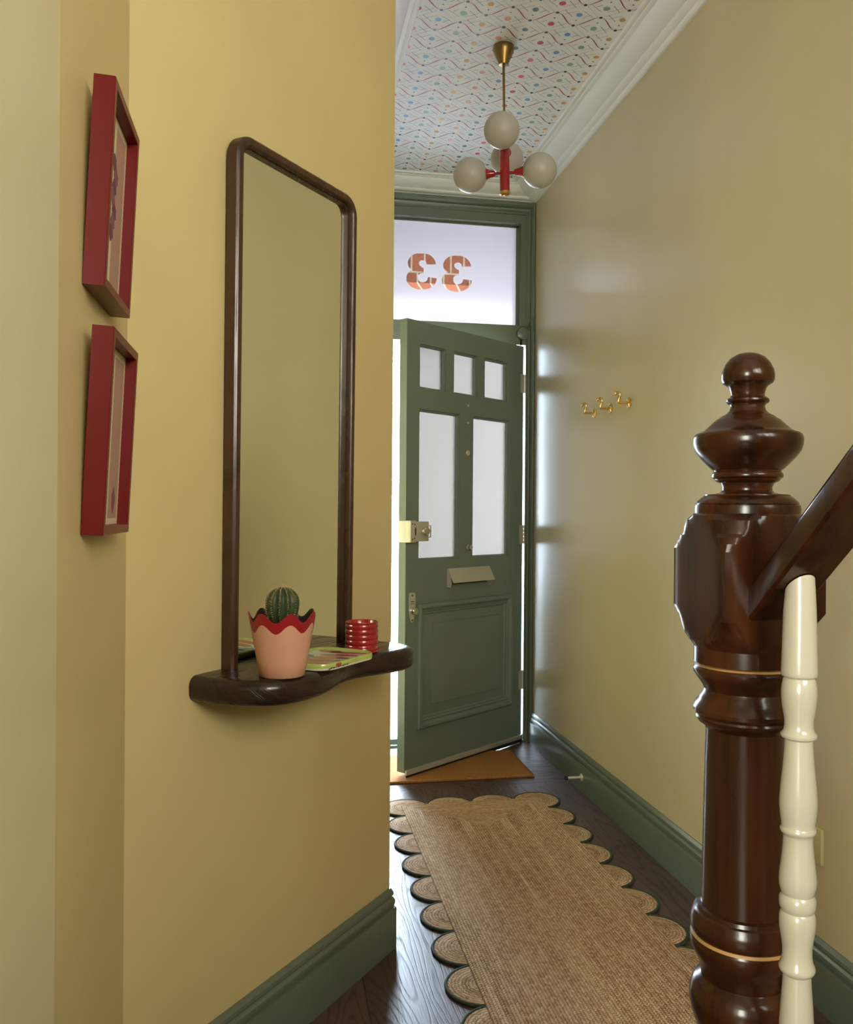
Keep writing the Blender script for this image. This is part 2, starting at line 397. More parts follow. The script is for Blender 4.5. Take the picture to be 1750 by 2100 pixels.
w3 = struct(finish(boxes((XR-.012, XR, -.75, -.70, 1.50, 2.40), (XR-.012, XR, -.20, -.15, 1.50, 2.40), (XR-.012, XR, -.70, -.20, 1.50, 1.55), (XR-.012, XR, -.70, -.20, 2.35, 2.40)), 'window_3', WHITE, smooth=0))
finish(boxes((XR-.004, XR-.001, -.70, -.20, 1.55, 2.35)), 'pane', FROST, w3, smooth=0)
struct(finish(boxes((IX-.12, IX, .60, IY, -.05, 3.0)), 'wall_recess', WALL, smooth=0))
bm = bmesh.new(); prism(bm, [(IX, IY), (PX, PY), (XL-.12, PY+.02), (IX-.12, IY+.02)], -.05, 3.0)
struct(finish(bm, 'wall_angled', WALL, smooth=0))
bm = bmesh.new(); prism(bm, [(PX, PY), (XL, PY+.03), (XL, YD), (XL-.12, YD), (XL-.12, PY+.03)], -.05, 3.0)
struct(finish(bm, 'wall_left', WALL, smooth=0))
struct(finish(boxes((XN-.12, XN, .35, PIERY, -.05, 3.0), (XN-.12, XN, YB, -.70, -.05, 3.0), (XN-.12, XN, -.70, .35, 2.12, 3.0), (XN-.35, XN-.12, PIERY-.12, PIERY, -.05, 3.0)), 'wall_near', WALLR, smooth=0))  # opening in this wall is added to let the side fill light through
struct(finish(boxes((-2.4, -2.3, -2.9, 1.0, -.05, 3.0), (-2.4, XN-.12, -3.0, -2.9, -.05, 3.0), (-2.4, XN-.35, .9, 1.0, -.05, 3.0), (XN-.12, XN-.02, -2.9, YB-.1, -.05, 3.0)), 'wall_added_room', WALL, smooth=0))  # added unseen room, walls to ceiling, that houses the side fill light
struct(finish(boxes((-2.4, -1.2, -3.0, 1.0, -.05, 0), (-1.2, XN-.12, -3.0, YB-.1, -.05, 0)), 'floor_added_room', FLOOR, smooth=0))
struct(finish(boxes((-2.4, XN-.4, -3.0, 1.0, ZC, ZC+.1), (XN-.4, XN, -3.0, YB-.1, ZC, ZC+.1)), 'ceiling_added_room', WHITE, smooth=0))
# back wall with the landing window
WX0, WX1, WZ0, WZ1 = .02, 1.2, 1.70, 2.75
struct(finish(boxes((XN-.1, WX0, YB-.1, YB, -.05, 3), (WX1, XR+.1, YB-.1, YB, -.05, 3), (WX0, WX1, YB-.1, YB, -.05, WZ0), (WX0, WX1, YB-.1, YB, WZ1, 3)), 'wall_back', WALL, smooth=0))
wn = struct(finish(boxes((WX0, WX0+.05, YB-.07, YB-.02, WZ0, WZ1), (WX1-.05, WX1, YB-.07, YB-.02, WZ0, WZ1), (WX0, WX1, YB-.07, YB-.02, WZ0, WZ0+.05), (WX0, WX1, YB-.07, YB-.02, WZ1-.05, WZ1), ((WX0+WX1)/2-.02, (WX0+WX1)/2+.02, YB-.065, YB-.025, WZ0, WZ1), (WX0, WX1, YB-.065, YB-.025, 2.20, 2.24)), 'window_2', WHITE, smooth=0))
finish(boxes((WX0+.04, WX1-.04, YB-.05, YB-.046, WZ0+.04, WZ1-.04)), 'pane', FROST, wn, smooth=0)
# front wall pieces round the door frame
struct(finish(boxes((XL-.1, XR+.6, YD+.005, YD+.12, 2.772, 3.0), (XR+.1, XR+.6, YD+.02, YD+.12, -.05, 2.8), (XL-.1, .345, YD+.02, YD+.12, -.05, 2.8)), 'wall_front', WHITE, smooth=0))

# ceiling with the printed wallpaper (printed shapes are faces of the same mesh)
cols = dict(navy=(.018, .018, .045), wine=(.27, .03, .07), blue=(.14, .33, .62), orange=(.55, .32, .11), slate=(.09, .17, .22), teal=(.25, .42, .38), pink=(.68, .36, .36), red=(.48, .045, .09), grey=(.25, .27, .34), pale=(.52, .50, .52), dark=(.09, .09, .14))
names = list(cols)
PAPER = mat('white_wallpaper', (.87, .90, .97), .6)
PM = [PAPER]+[mat('wallpaper_ink_'+k, v, .6) for k, v in cols.items()]
MI = {k: i+1 for i, k in enumerate(names)}
bm = bmesh.new()
box(bm, XN-.4, XR+.12, YB-.1, YD+.12, ZC, ZC+.1)
lay = {'v': 0}
def flat(pts, k, lv):
    f = bm.faces.new([bm.verts.new((x, y, ZC-.0003-.00012*lv)) for x, y in pts]); f.material_index = MI[k]
def disc(x, y, r, k, lv=5, n=20): flat([(x+r*math.cos(2*PI*i/n), y+r*math.sin(2*PI*i/n)) for i in range(n)], k, lv)
def tick(x0, y0, x1, y1, w, k, lv=1):
    d = Vector((x1-x0, y1-y0)).normalized()*w/2
    flat([(x0-d.y, y0+d.x), (x1-d.y, y1+d.x), (x1+d.y, y1-d.x), (x0+d.y, y0-d.x)], k, lv)
LX, LY = .15133, .1203
CX0, CX1, CY0, CY1 = .44, 1.165, 1.2, 4.15
odd = ['teal', 'pink', 'red']; even = ['blue', 'orange', 'slate']
def inside(x, y, m=.0): return CX0+m < x < CX1-m and CY0+m < y < CY1-m
for n in range(-13, 13):
    yb = 2.729+LY*n
    for k in range(-3, 6):
        for par in (0, 1):
            x = (.600 if par else .5245)+LX*k
            ynode = yb if par else yb+.062
            yc = yb+.068 if par else yb-.001
            if inside(x, ynode, .004): disc(x, ynode, .0062, 'navy', 6, 14)
            if inside(x, yc, .006):
                disc(x, yc, .0112 if par else .0104, (odd if par else even)[k % 3], 5)
            if inside(x, yb+.031, .004): disc(x, yb+.031, .0033, ['wine', 'slate', 'wine', 'blue'][(k+2*par) % 4], 5, 10)
            if inside(x, yc, .07 if 0 else .0):
                if par: tl = [(-.0346, -.0033, -.0199, -.018, .0016, 'dark'), (.0098, .0187, .0506, -.0104, .0009, 'grey'), (.0176, -.0182, .0503, .0127, .0017, 'dark'), (-.0528, -.0103, -.0107, .0203, .0011, 'grey'), (-.066, -.0011, -.0119, .0506, .0006, 'pale'), (.0079, .0449, .0648, .0015, .0006, 'pale')]
                else: tl = [(-.0476, .0041, -.0088, -.0215, .0009, 'grey'), (.018, .0142, .0371, -.0049, .0016, 'dark'), (.009, -.0225, .0511, .0074, .0011, 'grey'), (-.0551, -.0176, -.0202, .0143, .0017, 'dark'), (-.0658, -.0088, -.0244, -.0402, .0006, 'pale'), (.0119, -.0506, .066, .0011, .0006, 'pale')]
                for j, (a, b2, c, d, w, kk) in enumerate(tl):
                    if inside(x+a, yc+b2) and inside(x+c, yc+d): tick(x+a, yc+b2, x+c, yc+d, w*(1.0 if kk == 'dark' else 1.5), kk, j % 4)
        # wave ribbon from this trough to the peak and to the next trough
        for h in (0, 1):
            xs = .5245+LX*k+h*LX/2
            pts = []
            for s in range(11):
                t = .10+.80*s/10; xx = xs+t*LX/2
                pts.append((xx, yb+.031-.031*math.cos(2*PI*(xx-.600)/LX), .0007+.0014*math.sin(PI*s/10)))
            for s in range(10):
                (ax, ay, aw), (bx, by, bw) = pts[s], pts[s+1]
                if inside(ax, ay) and inside(bx, by):
                    d = Vector((bx-ax, by-ay)).normalized()
                    flat([(ax-d.y*aw, ay+d.x*aw), (bx-d.y*bw, by+d.x*bw), (bx+d.y*bw, by-d.x*bw), (ax+d.y*aw, ay-d.x*aw)], 'wine', 4)
            for t, o in ((.16, .008), (.3, -.009), (.62, .011), (.84, -.008)):
                xx = xs+t*LX/2; yy = yb+.031-.031*math.cos(2*PI*(xx-.600)/LX)+o
                if inside(xx, yy, .002): disc(xx, yy, .0011, 'wine', 5, 6)
me = bpy.data.meshes.new('ceiling'); bm.to_mesh(me); bm.free()
for m in PM: me.materials.append(m)
ceil = bpy.data.objects.new('ceiling', me); COL.objects.link(ceil); struct(ceil)

# cornices
CP = [(0, 2.772), (.010, 2.771), (.017, 2.774), (.021, 2.780), (.022, 2.7815), (.028, 2.782), (.040, 2.7855), (.0465, 2.790), (.0475, 2.7935), (.054, 2.7945), (.072, 2.799), (.090, 2.806), (.104, 2.815), (.112, 2.8225), (.1135, 2.826), (.120, 2.826), (.128, 2.8275), (.1305, 2.831), (.137, 2.8285), (.146, 2.829), (.151, 2.832), (.152, ZC+.001), (0, ZC+.001)]
PW = .0
for nm, path in (('trim_1', [(XR, YB), (XR, YD+.002)]), ('trim_2', [(XR, YD+.004), (XL, YD+.004)]), ('trim_3', [(XL, YD+.002), (XL, PY+.03), (PX, PY), (IX, IY), (IX, .83)])):
    bm = bmesh.new(); sweep(bm, path, CP)
    # mitre cut at the two front corners
    if nm == 'trim_1':
        for v in bm.verts:
            if v.co.y > 4: v.co.y = YD+.004-(XR-v.co.x)
    if nm == 'trim_2':
        for v in bm.verts:
            d = YD+.004-v.co.y
            v.co.x = XR-d if v.co.x > .8 else XL+d
    if nm == 'trim_3':
        for v in bm.verts:
            if v.co.y > 4: v.co.y = YD+.004-(v.co.x-XL)
    struct(finish(bm, nm, WHITE, smooth=25))
# baseboards
BB = [(0, 0), (.0173, 0), (.0173, .1065), (.0165, .1095), (.0105, .1105), (.0125, .118), (.0145, .125), (.0135, .132), (.009, .1375), (.0062, .139), (.0075, .141), (.0105, .144), (.0098, .152), (.0068, .157), (.004, .162), (0, .162)]
bm = bmesh.new(); sweep(bm, [(XR, YB), (XR, YD-.03)], BB); struct(finish(bm, 'baseboard_right', GREEN, smooth=25))
bm = bmesh.new(); sweep(bm, [(XL, YD-.02), (XL, PY+.03), (PX, PY), (IX, IY), (IX, .83)], BB); struct(finish(bm, 'baseboard_left', GREEN, smooth=25))
bm = bmesh.new(); sweep(bm, [(XN, PIERY-.02), (XN, .36)], BB); struct(finish(bm, 'baseboard_near', GREEN, smooth=25))

# ------------------------------------------------------------------ front door frame, fanlight, outside
FZ0, FZ1 = 2.146, 2.668
bm = bmesh.new()
box(bm, 1.2592, XR-.001, YD, YD+.035, 0, 2.06)                     # right jamb post
box(bm, 1.232, XR-.001, YD, YD+.11, 2.045, FZ1)
box(bm, .33, .372, YD, YD+.11, 0, 2.70)                           # left jamb post
box(bm, .31, XR-.001, YD, YD+.11, FZ1, 2.765)                         # head
box(bm, .36, 1.24, YD, YD+.11, 2.045, FZ1-.523)                   # transom bar
box(bm, 1.219, 1.235, YD+.045, YD+.10, FZ0-.005, FZ1+.01); box(bm, .37, .386, YD+.045, YD+.10, FZ0-.005, FZ1+.01)
box(bm, .37, 1.23, YD+.045, YD+.10, FZ1-.008, FZ1+.01)
# architrave head and right side: mitred mouldings
AP = [(0, .02), (0, -.030), (.006, -.034), (.018, -.034), (.024, -.026), (.027, -.019), (.0275, -.015), (.033, -.018), (.040, -.016), (.046, -.010), (.048, -.005), (.056, -.005), (.057, .0), (.057, .004)]
def archi(bm):
    sect = []
    for (cx, cz, sx, sz) in ((1.3015, 0, -1, 0), (1.3015, 2.770, -1, -1), (.31, 2.770, 1, -1), (.31, 0, 1, 0)):
        sect.append([bm.verts.new((cx+sx*o*.75, YD+d, cz+sz*o)) for o, d in AP])
    for i in range(3):
        for j in range(len(AP)-1): bm.faces.new((sect[i][j], sect[i+1][j], sect[i+1][j+1], sect[i][j+1]))
archi(bm)
fr = finish(bm, 'trim_4', GREEN, smooth=25); struct(fr, 'sage green moulded frame of the front doorway')
struct(finish(boxes((.34, 1.30, YD-.004, YD+.06, -.02, .012), (.34, 1.30, YD+.03, YD+.14, -.02, .035), bev=.003), 'trim_5', GREEN, smooth=25), 'green painted doorway threshold')
# fanlight
fl = struct(finish(boxes((.372, 1.2245, YD+.050, YD+.054, FZ0-.002, FZ1+.002)), 'window_1', CLEAR, smooth=0), 'fanlight over the front door')
D3 = [(.7961,2.4469),(.7932,2.4615),(.7843,2.4768),(.7681,2.4906),(.7461,2.4983),(.7231,2.5002),(.7002,2.4976),(.6773,2.4883),(.6596,2.4713),(.6513,2.4528),(.6514,2.4392),(.656,2.4259),(.6664,2.4153),(.6767,2.4114),(.6619,2.4053),(.6506,2.3917),(.6443,2.3733),(.6451,2.3553),(.6532,2.3399),(.667,2.3272),(.69,2.3171),(.7153,2.3129),(.7383,2.3148),(.7612,2.3222),(.7796,2.3335),(.7934,2.3479),(.8002,2.3642),(.8006,2.3756),(.7562,2.3794),(.7528,2.366),(.7449,2.3565),(.7334,2.3513),(.7196,2.3505),(.7081,2.3578),(.7029,2.3699),(.7038,2.3824),(.7101,2.3918),(.7216,2.3971),(.7331,2.3977),(.7329,2.4238),(.7213,2.4276),(.7121,2.4361),(.7079,2.4449),(.7097,2.4541),(.7176,2.4614),(.728,2.4638),(.7383,2.4615),(.7464,2.4541),(.7488,2.4429)]
bm = bmesh.new(); es = []
def loop(pts):
    vs = [bm.verts.new((x, YD+.0492, z)) for x, z in pts]
    for i in range(len(vs)): es.append(bm.edges.new((vs[i], vs[(i+1) % len(vs)])))
loop([(.372, FZ0), (1.2245, FZ0), (1.2245, FZ1), (.372, FZ1)])
loop(D3); loop([(x+.1835, z) for x, z in D3])
bmesh.ops.triangle_fill(bm, use_beauty=True, edges=es)
ff = finish(bm, 'frosted_film', FROST, fl, smooth=0); ff['label'] = 'white frosted film with a clear reversed number 33'

# outside: porch walls, brick arch, path
struct(finish(boxes((-.25, .28, 5.35, 5.58, -.1, 4.2), (1.80, 2.2, 5.35, 5.58, -.1, 4.2), (.28, 1.80, 5.35, 5.58, 2.618, 4.2)), 'wall_porch', BRICK, smooth=0))
struct(finish(boxes((.05, .30, YD+.12, 5.35, -.1, 3.2), (1.80, 1.95, YD+.12, 5.35, -.1, 3.2)), 'wall_porch_side', WHITE, smooth=0))
struct(finish(boxes((.05, 1.95, YD+.12, 5.35, 3.1, 3.2)), 'ceiling_porch', WHITE, smooth=0))
struct(finish(boxes((-5, 7, YD+.12, 13, -.12, -.02)), 'floor_porch', PATH, smooth=0))

# front door leaf: local x from -W (lock side) to 0 (hinge), y into the leaf, hung open 37.4 degrees
TH = math.radians(37.4)
W_, TK = .867, .044
door = struct(empty('door_1', (1.2535, 4.293, 0), TH), 'sage green glazed front door standing ajar')
U = [(-.783, -.605), (-.550, -.375), (-.321, -.135)]; Lo = [(-.784, -.502), (-.406, -.117)]
ZU = (1.738, 1.937); ZL = (.964, 1.645); PB = (-.741, -.143, .258, .722)
bm = bmesh.new()
def pc(x0, x1, z0, z1): box(bm, x0, x1, 0, TK, z0, z1)
pc(-W_, -.784, .03, 2.037); pc(-.117, -.004, .03, 2.037)
pc(-.784, -.117, ZU[1], 2.037); pc(-.784, -.117, ZL[1], ZU[0]); pc(-.784, -.117, .74, ZL[0]); pc(-.784, -.117, .03, .24)
pc(-.605, -.550, *ZU); pc(-.375, -.321, *ZU); pc(-.784, -.783, *ZU); pc(-.135, -.117, *ZU)
pc(-.502, -.406, *ZL)
pc(-.784, -.75, .24, .74); pc(-.135, -.117, .24, .74)
box(bm, -.76, -.125, .012, TK-.008, .235, .745)                          # panel ground
leaf = finish(bm, 'door_leaf', GREEND, door, smooth=0)
bm = bmesh.new()
rectframe(bm, -.790, -.094, .208, .770, [(0, .0), (0, -.010), (.005, -.015), (.012, -.017), (.019, -.015), (.024, -.010), (.027, -.002), (.029, .001), (.034, -.003), (.039, .0), (.041, .004), (.046, .003), (.050, .007), (.052, .011), (.056, .012)])
finish(bm, 'panel_moulding', GREEND, door, smooth=25)
bm = bmesh.new()
rectframe(bm, -.736, -.148, .262, .718, [(0, .012), (.042, .006), (.044, .002), (.046, .0015)])
x0, x1, z0, z1 = -.69, -.194, .308, .672
bm.faces.new([bm.verts.new(p) for p in ((x0, .0015, z0), (x1, .0015, z0), (x1, .0015, z1), (x0, .0015, z1))])
finish(bm, 'raised_panel', GREEND, door, smooth=20)
for (a, b) in U+Lo:
    z = ZU if (a, b) in U else ZL
    bm = bmesh.new()
    rectframe(bm, a, b, z[0], z[1], [(-.001, .006), (.003, .006), (.004, .010), (.007, .011), (.008, .015), (.010, .0175), (.010, .024)])
    finish(bm, 'glazing_bead', GREEND, door, smooth=20)
    finish(boxes((a-.002, b+.002, .021, .025, z[0]-.002, z[1]+.002)), 'door_pane', FROSTD, door, smooth=0)
# draught strip
d = finish(boxes((-W_+.004, -.006, -.012, 0, .020, .042), bev=.0015), 'draught_strip', NICKEL, door); d['label'] = 'aluminium draught strip along the door foot'
finish(boxes((-W_+.006, -.006, -.010, -.004, .004, .021)), 'strip_brush', BLACK, d, smooth=0)
# rim lock
bm = boxes((-W_+.012, -.748, -.030, 0, 1.052, 1.140), bev=.003)
lk = finish(bm, 'rim_lock', NICKEL, door)
bm = boxes((-W_-.004, -.832, -.034, -.002, 1.048, 1.145), bev=.004)
box(bm, -W_-.003, -W_+.0, -.012, .038, 1.048, 1.143, bev=.0008)
finish(bm, 'lock_case', NICKEL, lk)
bm = bmesh.new(); lathe(bm, [(.010, -.030), (.011, -.036), (.0165, -.042), (.019, -.047), (.0195, -.055), (.017, -.059), (.012, -.060)], 28, (-.790, 0, 1.098), 'Y'); finish(bm, 'thumb_turn', CHROME, lk)
bm = bmesh.new(); tube(bm, [(-.748, -.020, 1.122), (-.733, -.026, 1.122), (-.733, -.026, 1.070), (-.748, -.020, 1.070)], .003, 8); finish(bm, 'snib_pull', CHROME, lk)
bm = bmesh.new()
for x, z in ((-W_+.008, 1.130), (-W_+.008, 1.062), (-.846, 1.128), (-.846, 1.066)): lathe(bm, [(.003, -.0335), (.003, -.0345)], 10, (x, 0, z), 'Y')
box(bm, -.843, -.836, -.0345, -.033, 1.080, 1.113)
finish(bm, 'screw', BLACK, lk)
# letterbox cover
bm = bmesh.new()
for xa in (-.590, -.292):
    prism(bm, [(0, .836), (-.020, .832), (-.030, .850), (-.016, .905), (-.006, .918), (0, .918)], xa, xa+.003, axis='X')
prism(bm, [(-.005, .919), (-.008, .921), (-.045, .856), (-.042, .854)], -.592, -.284, axis='X')
lb = finish(bm, 'letterbox_hood', NICKEL, door, smooth=20)
finish(boxes((-.575, -.305, -.002, 0, .845, .900)), 'letterbox_slot', BLACK, lb, smooth=0)
# cylinder lock plate
bm = bmesh.new()
prism(bm, [(-.846, .746), (-.846, .818), (-.840, .824), (-.812, .824), (-.806, .818), (-.806, .746), (-.810, .722), (-.818, .698), (-.826, .692), (-.834, .698), (-.842, .722)], -.004, 0, axis='Y')
cp = finish(bm, 'bolt_plate', NICKEL, door, smooth=20)
bm = bmesh.new(); lathe(bm, [(.016, -.004), (.016, -.022), (.014, -.024), (.006, -.024)], 24, (-.823, 0, .742), 'Y'); finish(bm, 'cylinder', CHROME, cp)
bm = bmesh.new()
for z in (.812, .702): lathe(bm, [(.0038, -.004), (.0038, -.005)], 10, (-.826, 0, z), 'Y')
box(bm, -.838, -.814, -.0045, -.0038, .783, .786); box(bm, -.837, -.815, -.0045, -.0038, .774, .776)
finish(bm, 'screw', BLACK, cp)
# spy hole, screws, knob bolt
bm = bmesh.new(); lathe(bm, [(.013, 0), (.013, -.004), (.010, -.006), (.006, -.004), (.005, .0)], 24, (-.448, 0, 1.465), 'Y'); finish(bm, 'spy_hole', NICKEL, door)
for z in (1.691, 1.609):
    bm = bmesh.new(); lathe(bm, [(.006, 0), (.006, -.004), (.003, -.006)], 14, (-.447, 0, z), 'Y'); finish(bm, 'knocker_bolt', NICKEL, door)
bm = bmesh.new(); lathe(bm, [(.010, 0), (.010, -.004), (.007, -.006), (.007, -.016), (.011, -.018), (.011, -.024), (.006, -.026)], 20, (-.443, 0, 1.016), 'Y'); finish(bm, 'knob_bolt', CHROME, door)
# hinges
for z in (1.846, 1.070, .322):
    bm = bmesh.new()
    for k in range(5): lathe(bm, [(.0055, z-.048+.0193*k), (.0055, z-.048+.0193*k+.018)], 12, (.004, -.004, 0))
    box(bm, -.028, .002, -.0015, 0, z-.048, z+.048)
    finish(bm, 'hinge', NICKEL, door)

# ------------------------------------------------------------------ pendant light
pl = tag(empty('pendant_light', (.782, 2.967, ZC)), 'red and brass pendant light with four opal glass globes under the patterned ceiling', 'light')
pl.rotation_euler = (0, -.018, 0)
bm = bmesh.new(); lathe(bm, [(.020, 0), (.037, -.001), (.0378, -.006), (.0372, -.016), (.0355, -.022), (.018, -.060), (.0165, -.066), (.008, -.067)], 40)
finish(bm, 'ceiling_canopy', ABRASS, pl)
bm = bmesh.new(); lathe(bm, [(.0045, -.06), (.0045, -.36)], 14); finish(bm, 'rod', ABRASS, pl)
bm = bmesh.new(); lathe(bm, [(.006, -.325), (.0170, -.327), (.0175, -.330), (.0175, -.516)], 32); finish(bm, 'body_tube', RED, pl)
bm = bmesh.new(); lathe(bm, [(.0178, -.514), (.0182, -.516), (.0182, -.523), (.013, -.5245), (.012, -.519), (.0, -.519)], 32); finish(bm, 'end_cap', BRASS, pl)
a0 = math.radians(-12)-.1899+.06
GR = .0605
for i, (ang, z) in enumerate(((a0, 2.388), (a0+PI, 2.388), (a0-PI/2, 2.486), (a0+PI/2, 2.486))):
    e = Vector((math.cos(ang), math.sin(ang), 0)); zz = z-ZC
    arm = bmesh.new(); tube(arm, [e*.012+Vector((0, 0, zz)), e*.048+Vector((0, 0, zz))], .0052, 14)
    arm_o = finish(arm, 'arm', RED, pl)
    rings = bmesh.new()
    tube(rings, [e*d+Vector((0, 0, zz)) for d in (.034, .036, .042, .052, .062, .070, .075)], [.008, .0105, .0115, .0135, .0175, .022, .0245], 28)
    finish(rings, 'globe_cup', RED, arm_o)
    g = bmesh.new(); bmesh.ops.create_uvsphere(g, u_segments=40, v_segments=24, radius=GR)
    for v in g.verts: v.co += e*(.123)+Vector((0, 0, zz))
    finish(g, 'globe', OPAL, arm_o, smooth=180)

# ------------------------------------------------------------------ mirror, shelf and what stands on it
def onwall(name): return empty(name, (PX, PY, 0), WROT)
ZT = .866
mr = tag(empty('wall_mirror', (PX, PY, ZT), WROT), 'tall mirror in a rounded dark wood frame standing on the wavy shelf', 'mirror')
mr.rotation_euler = (-.006, 0, WROT)
t0, t1, zt = .232, .675, 1.955-ZT
def arch(t0, t1, zt, r, n=10):
    pts = [(t1, 0)]
    for k in range(n+1):
        a = PI/2*k/n; pts.append((t1-r+r*math.cos(a), zt-r+r*math.sin(a)))
    for k in range(n+1):
        a = PI/2+PI/2*k/n; pts.append((t0+r+r*math.cos(a), zt-r+r*math.sin(a)))
    pts.append((t0, 0))
    return pts
outer = arch(t0, t1, zt, .050)
prof = [(0, .001), (0, .018), (.0015, .0245), (.006, .029), (.012, .0305), (.018, .029), (.0215, .0255), (.0225, .022), (.0225, .0165), (.0265, .016), (.0265, .008)]
bm = bmesh.new(); sect = []
n = len(outer)
for i, (a, b) in enumerate(outer):
    p = Vector((a, b)); dn = Vector(outer[min(i+1, n-1)])-Vector(outer[max(i-1, 0)]); dn.normalize(); nrm = Vector((-dn.y, dn.x))
    if i in (0, n-1): nrm = Vector((-1 if i == 0 else 1, 0))
    sect.append([bm.verts.new((a+nrm.x*o, d_, b+nrm.y*o)) for o, d_ in prof])
for i in range(n-1):
    for j in range(len(prof)-1): bm.faces.new((sect[i][j], sect[i+1][j], sect[i+1][j+1], sect[i][j+1]))
finish(bm, 'mirror_frame', FRAMEW, mr, smooth=30)
inner = arch(t0+.0255, t1-.0255, zt-.0255, .028)
bm = bmesh.new(); prism(bm, [(a, b) for a, b in inner], .004, .010, axis='Y'); finish(bm, 'mirror_glass', MIRROR, mr, smooth=0)

sh = onwall('wall_shelf'); tag(sh, 'wavy dark stained oak shelf on the mustard wall under the mirror', 'shelf')
OUT = [(.768, .030), (.766, .08), (.752, .130), (.728, .168), (.690, .191), (.645, .200), (.600, .199), (.555, .192), (.510, .179), (.465, .168), (.425, .166), (.385, .174), (.345, .189), (.305, .201), (.268, .206), (.235, .201), (.208, .184), (.190, .155), (.181, .115), (.179, .06)]
poly = [(.766, .0015)]+catmull(OUT, 4)+[(.179, .0015)]
bm = bmesh.new(); lv = []
zb, rb, np_ = .815, .019, len(poly)
for ins, z in [(rb-rb*math.sin(q), zb+rb-rb*math.cos(q)) for q in (PI/2*k/6 for k in range(7))]+[(rb-rb*math.cos(q), ZT-rb+rb*math.sin(q)) for q in (PI/2*k/6 for k in range(7))]:
    row = []
    for i, (a, b) in enumerate(poly):
        d_ = Vector(poly[min(i+1, np_-1)])-Vector(poly[max(i-1, 0)]); nv = Vector((-d_.y, d_.x)).normalized()
        if nv.dot(Vector((.47, .08))-Vector((a, b))) < 0: nv = -nv
        if i in (0, np_-1): nv = Vector((-1 if i == 0 else 1, 0))
        row.append(bm.verts.new((a+nv.x*ins, max(.0015, b+nv.y*ins), z)))
    lv.append(row)
for i in range(len(lv)-1):
    for k in range(np_): bm.faces.new((lv[i][k], lv[i][(k+1) % np_], lv[i+1][(k+1) % np_], lv[i+1][k]))
bm.faces.new(lv[0]); bm.faces.new(lv[-1])
finish(bm, 'shelf_board', SHELFW, sh, smooth=40)

# planter and cactus
pt = tag(empty('potted_cactus', (PX-DX*.668+NX*.149, PY-DY*.668+NY*.149, ZT), WROT), 'round ribbed cactus in a pink planter with a scalloped red rim on the shelf', 'plant')
NP = 168
def prow(fr, fz, ph=0): return [(fr(a), fz(a)) for a in (2*PI*k/NP for k in range(NP))]
# rim phase: one peak towards the camera, a little to its right
camdir = math.atan2(-(PY-DY*.668+NY*.149), -(PX-DX*.668+NX*.149))-WROT
ph0 = camdir+math.radians(14)
wv = lambda a: math.cos(7*(a-ph0))
rad = lambda z: .0435+.0225*(z/.125)
rows = []
bm = bmesh.new()
def addrow(zf, ro=0):
    r = []
    for k in range(NP):
        a = 2*PI*k/NP; z = zf(a); R = rad(max(0, z))+ro
        r.append(bm.verts.new((R*math.cos(a), R*math.sin(a), z)))
    rows.append(r)
ztop = lambda a: .1175+.0090*wv(a)
zpk = lambda a: .0960+.0085*wv(a)
addrow(lambda a: 0, -.002); addrow(lambda a: .0015); addrow(lambda a: .03); addrow(lambda a: .06); addrow(zpk); addrow(ztop)
addrow(ztop, -.0016); addrow(lambda a: .085, -.0025); addrow(lambda a: .05, -.003)
mi = [0, 0, 0, 0, 1, 1, 2, 2]
for i in range(len(rows)-1):
    for k in range(NP):
        f = bm.faces.new((rows[i][k], rows[i][(k+1) % NP], rows[i+1][(k+1) % NP], rows[i+1][k])); f.material_index = mi[i]
f = bm.faces.new(rows[0]); f.material_index = 0
f = bm.faces.new(rows[-1]); f.material_index = 2
finish(bm, 'planter', [PINK, DARKRED, PLBLACK], pt, smooth=50)
bm = bmesh.new(); lathe(bm, [(.048, .072), (.052, .084), (.045, .088), (.02, .090), (0, .090)], 32, cap=False); finish(bm, 'soil', SOIL, pt)
NR = 13
bm = bmesh.new(); cz = .143; ring = []
cpro = []
for j in range(29):
    b = -PI/2*.80+(PI/2*.80+PI/2)*j/28
    cpro.append((math.cos(b), math.sin(b)))
NA = NR*10
areo = []
for (cr, sz_) in cpro:
    ring.append([])
    for k in range(NA):
        a = 2*PI*k/NA; rib = math.cos(NR*a)
        R = .0325*cr*(1+.055*rib*min(1, cr*1.6)-.03)
        ring[-1].append(bm.verts.new((R*math.cos(a), R*math.sin(a), cz+(.030 if sz_ > 0 else .055)*sz_)))
for i in range(len(ring)-1):
    for k in range(NA): bm.faces.new((ring[i][k], ring[i][(k+1) % NA], ring[i+1][(k+1) % NA], ring[i+1][k]))
cb_ = finish(bm, 'cactus_body', CACTUS, pt, smooth=180)
bm = bmesh.new(); bs = bmesh.new()
